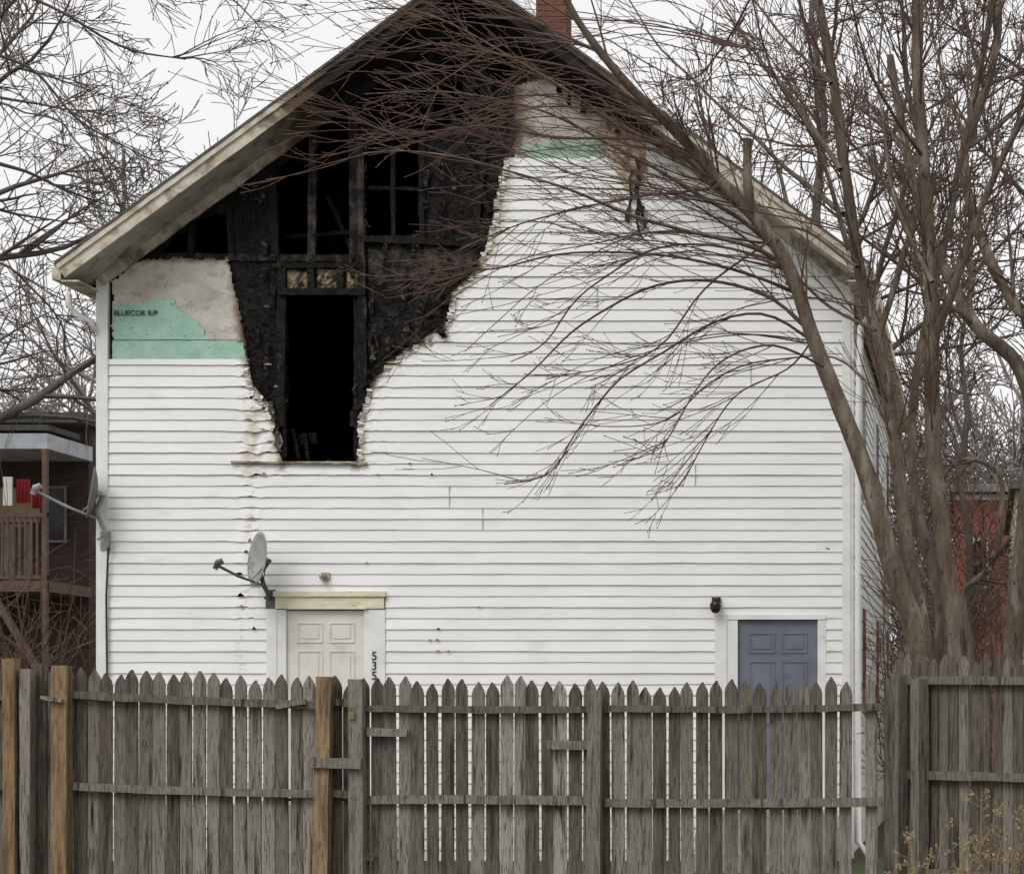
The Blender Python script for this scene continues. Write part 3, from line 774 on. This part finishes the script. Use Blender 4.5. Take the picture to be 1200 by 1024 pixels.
# ================================================================ BACKGROUND BUILDINGS
nb=empty('brown_house_with_balcony'); D=42
def xx(px,d=D): return CAMX+(px-CX)*d/F
def zz_(py,d=D): return ZC+(CY-py)*d/F
mBr=M('brown_clapboard',(.085,.058,.047),(.05,.036,.03),2,(1,1,6),.9,.2)
mTan=M('tan_clapboard',(.46,.35,.22),(.36,.27,.17),2,rough=.8)
mRail=M('brown_deck_wood',(.19,.13,.10),(.12,.085,.07),6,rough=.9)
Y=D-25
g=Geo(); g.box(xx(-300),xx(104),Y,Y+9,0,zz_(500)); g.obj('walls',mBr,nb)
g=Geo(); g.box(xx(-300),xx(112),Y-.6,Y+9.4,zz_(500),zz_(488)); g.box(xx(-300),xx(109),Y-2.0,Y-.61,zz_(520),zz_(514)); g.obj('roof',mShing,nb)
g=Geo(); g.box(xx(-300),xx(109),Y-2.05,Y-.02,zz_(541),zz_(524)); g.obj('white_porch_fascia',M('light_fascia',(.56,.59,.63),(.40,.43,.46),3,c3=(.2,.18,.16),s3=2,lo3=.55,hi3=.72),nb)
g=Geo(); g.box(xx(-300),xx(48),Y-.06,Y-.01,zz_(612),zz_(572)); g.obj('tan_wall_panel',mTan,nb)
g=Geo()
for a,b,c,d in ((56,80,570,636),(6,38,614,684)): g.box(xx(a),xx(b),Y-.12,Y-.07,zz_(d),zz_(c))
g.obj('window_frames',M('old_frame_paint',(.30,.28,.26),(.2,.18,.17),4),nb)
g=Geo()
for a,b,c,d in ((58,78,573,633),(18,34,618,680)): g.box(xx(a),xx(b),Y-.13,Y-.121,zz_(d),zz_(c))
g.obj('window_panes',M('glass_dark',(.03,.03,.035),(.05,.05,.06),3,rough=.2),nb)
g=Geo()
for (a,b,c,d) in ((70,86,574,600),(88,98,580,606)):
    n_=8
    for k in range(n_):
        xa=xx(a+(b-a)*k/n_); xb=xx(a+(b-a)*(k+1)/n_)
        g.poly([(xa,Y-1.90-.05*(k%2),zz_(d)),(xb,Y-1.90-.05*((k+1)%2),zz_(d+2)),(xb,Y-1.90,zz_(c)),(xa,Y-1.90,zz_(c))])
g.obj('red_hanging_cloth',M('red_cloth',(.28,.02,.03),(.18,.015,.02),3),nb)
g=Geo(); g.box(xx(58),xx(68),Y-2.0,Y-1.95,zz_(604),zz_(572)); g.box(xx(0),xx(28),Y-2.3,Y-2.1,zz_(632),zz_(612)); g.obj('white_porch_items',mTrim,nb)
g=Geo()
g.box(xx(-300),xx(108),Y-2,Y-.02,zz_(700),zz_(688))
g.box(xx(-300),xx(108),Y-2.02,Y-1.94,zz_(617),zz_(612)); g.box(xx(-300),xx(108),Y-2.02,Y-1.94,zz_(686),zz_(682))
x=36
while x<106:
    g.box(xx(x),xx(x+2.4),Y-2.0,Y-1.96,zz_(684),zz_(615)); x+=6.5
for x in (-120,-40,36,103): g.box(xx(x),xx(x+5),Y-2.06,Y-1.95,0,zz_(541))
g.beam((xx(-20),Y-1.9,zz_(560)),(xx(60),Y-1.9,zz_(690)),.1,.1)
g.beam((xx(50),Y-2.2,zz_(700)),(xx(104),Y-2.2,zz_(790)),.12,.1)
g.obj('balcony',mRail,nb)
g=Geo(); g.box(xx(0),xx(10),Y-2.3,Y-2.1,zz_(820),zz_(730)); g.box(xx(-30),xx(14),Y-2.5,Y-2.1,zz_(722),zz_(712)); g.obj('porch_clutter',mTrim,nb)
rb=empty('red_brick_building'); D2=52; Y2=D2-25
g=Geo(); g.box(xx(1118,D2),xx(1300,D2),Y2,Y2+8,0,zz_(575,D2)); g.obj('walls',M('red_brick',(.36,.125,.095),(.27,.09,.07),5,(1,1,3),.9,.3),rb)
g=Geo()
for e_ in (-.4,8.4): g.poly([(xx(1110,D2),Y2+e_,zz_(578,D2)),(xx(1310,D2),Y2+e_,zz_(578,D2)),(xx(1310,D2),Y2+4,zz_(560,D2)+.3),(xx(1110,D2),Y2+4,zz_(560,D2)+.3)])
g.obj('roof',mShing,rb)
g=Geo(); g.box(xx(1138,D2),xx(1158,D2),Y2-.08,Y2-.01,zz_(690,D2),zz_(630,D2)); g.box(xx(1118,D2),xx(1300,D2),Y2-.1,Y2-.02,zz_(586,D2),zz_(580,D2)); g.obj('window_frames',mTrim,rb)
g=Geo(); g.box(xx(1141,D2),xx(1155,D2),Y2-.09,Y2-.081,zz_(686,D2),zz_(634,D2)); g.obj('window_panes',mInt,rb)
yb=empty('yellow_house'); D3=34; Y3=D3-25
g=Geo(); g.box(xx(1190,D3),xx(1420,D3),Y3,Y3+8,0,zz_(575,D3)); g.obj('walls',M('pale_yellow_clapboard',(.55,.55,.36),(.48,.48,.32),2,(1,1,6)),yb)
g=Geo(); g.box(xx(1183,D3),xx(1430,D3),Y3-.4,Y3+8.4,zz_(575,D3),zz_(566,D3)); g.obj('roof',mShing,yb)

random.seed(9); wd=empty('dry_goldenrod'); g=Geo(); gf=Geo()
for i in range(24):
    d=U(12.0,13.0); b=B_(U(1045,1240),d); h=.72+.55*R()*(1 if b.x>xx(1100,12.5) else .7)
    pts=[b]; dd=Vector((U(-.15,.15),U(-.15,.15),1)).normalized()
    for k in range(8):
        dd=(dd+Vector((U(-.1,.1),U(-.1,.1),0))).normalized(); pts.append(pts[-1]+dd*h/8)
    g.tube(pts,[.004]*5+[.003]*4,4)
    for k in range(10):
        t=U(.55,1); q=pts[min(7,int(t*8))].lerp(pts[min(8,int(t*8)+1)],R())
        cd=Vector((U(-1,1),U(-1,1),U(.2,1))).normalized(); L_=U(.04,.14); e=q+cd*L_
        g.tube([q,q+cd*L_*.5,e],[.002,.0018,.0015],3)
        for s_ in range(5):
            c=q+cd*L_*U(.4,1.05)+Vector((U(-1,1),U(-1,1),U(-1,1)))*.012; r=U(.004,.010)
            gf.poly([c+Vector((U(-r,r),U(-r,r),r)),c+Vector((r,U(-r,r),-r)),c+Vector((-r,U(-r,r),-r*.5))])
            gf.poly([c+Vector((0,r,r)),c+Vector((U(-r,r),-r,0)),c+Vector((r,r,-r))])
g.obj('stems',M('weed_stem',(.22,.15,.09),(.3,.21,.12),5),wd); gf.obj('seed_heads',mDry,wd)

sc=bpy.context.scene
w=bpy.data.worlds.new('World'); sc.world=w; w.use_nodes=True; nt=w.node_tree; N=nt.nodes; L=nt.links
bg=N['Background']; sky=N.new('ShaderNodeTexSky'); sky.sky_type='NISHITA'; sky.sun_disc=False
EL,AZ=math.radians(48),math.radians(205)
sky.sun_elevation=EL; sky.sun_rotation=AZ; sky.dust_density=4; sky.air_density=1
hs=N.new('ShaderNodeHueSaturation'); hs.inputs['Saturation'].default_value=.12; L.new(sky.outputs[0],hs.inputs['Color'])
mx=N.new('ShaderNodeMix'); mx.data_type='RGBA'; mx.inputs['Factor'].default_value=.8; mx.inputs[7].default_value=(9.7,9.65,9.7,1)
L.new(hs.outputs[0],mx.inputs[6]); L.new(mx.outputs[2],bg.inputs['Color']); bg.inputs['Strength'].default_value=.11
sd=bpy.data.lights.new('sun','SUN'); sd.energy=1.5; sd.angle=math.radians(30); sd.color=(1,.975,.94)
so=bpy.data.objects.new('sun',sd); bpy.context.collection.objects.link(so)
dirv=Vector((math.sin(AZ)*math.cos(EL),math.cos(AZ)*math.cos(EL),math.sin(EL)))
so.rotation_euler=dirv.to_track_quat('Z','Y').to_euler()
cam=bpy.data.cameras.new('camera'); co=bpy.data.objects.new('camera',cam); bpy.context.collection.objects.link(co)
co.location=(CAMX,-25,ZC); co.rotation_euler=(math.pi/2,0,0)
cam.sensor_fit='HORIZONTAL'; cam.sensor_width=36; cam.lens=F/1200*36; cam.shift_x=(600-CX)/1200; cam.shift_y=(CY-512)/1200; cam.clip_end=1000
sc.camera=co
sc.view_settings.view_transform='Standard'; sc.view_settings.look='None'; sc.view_settings.exposure=0
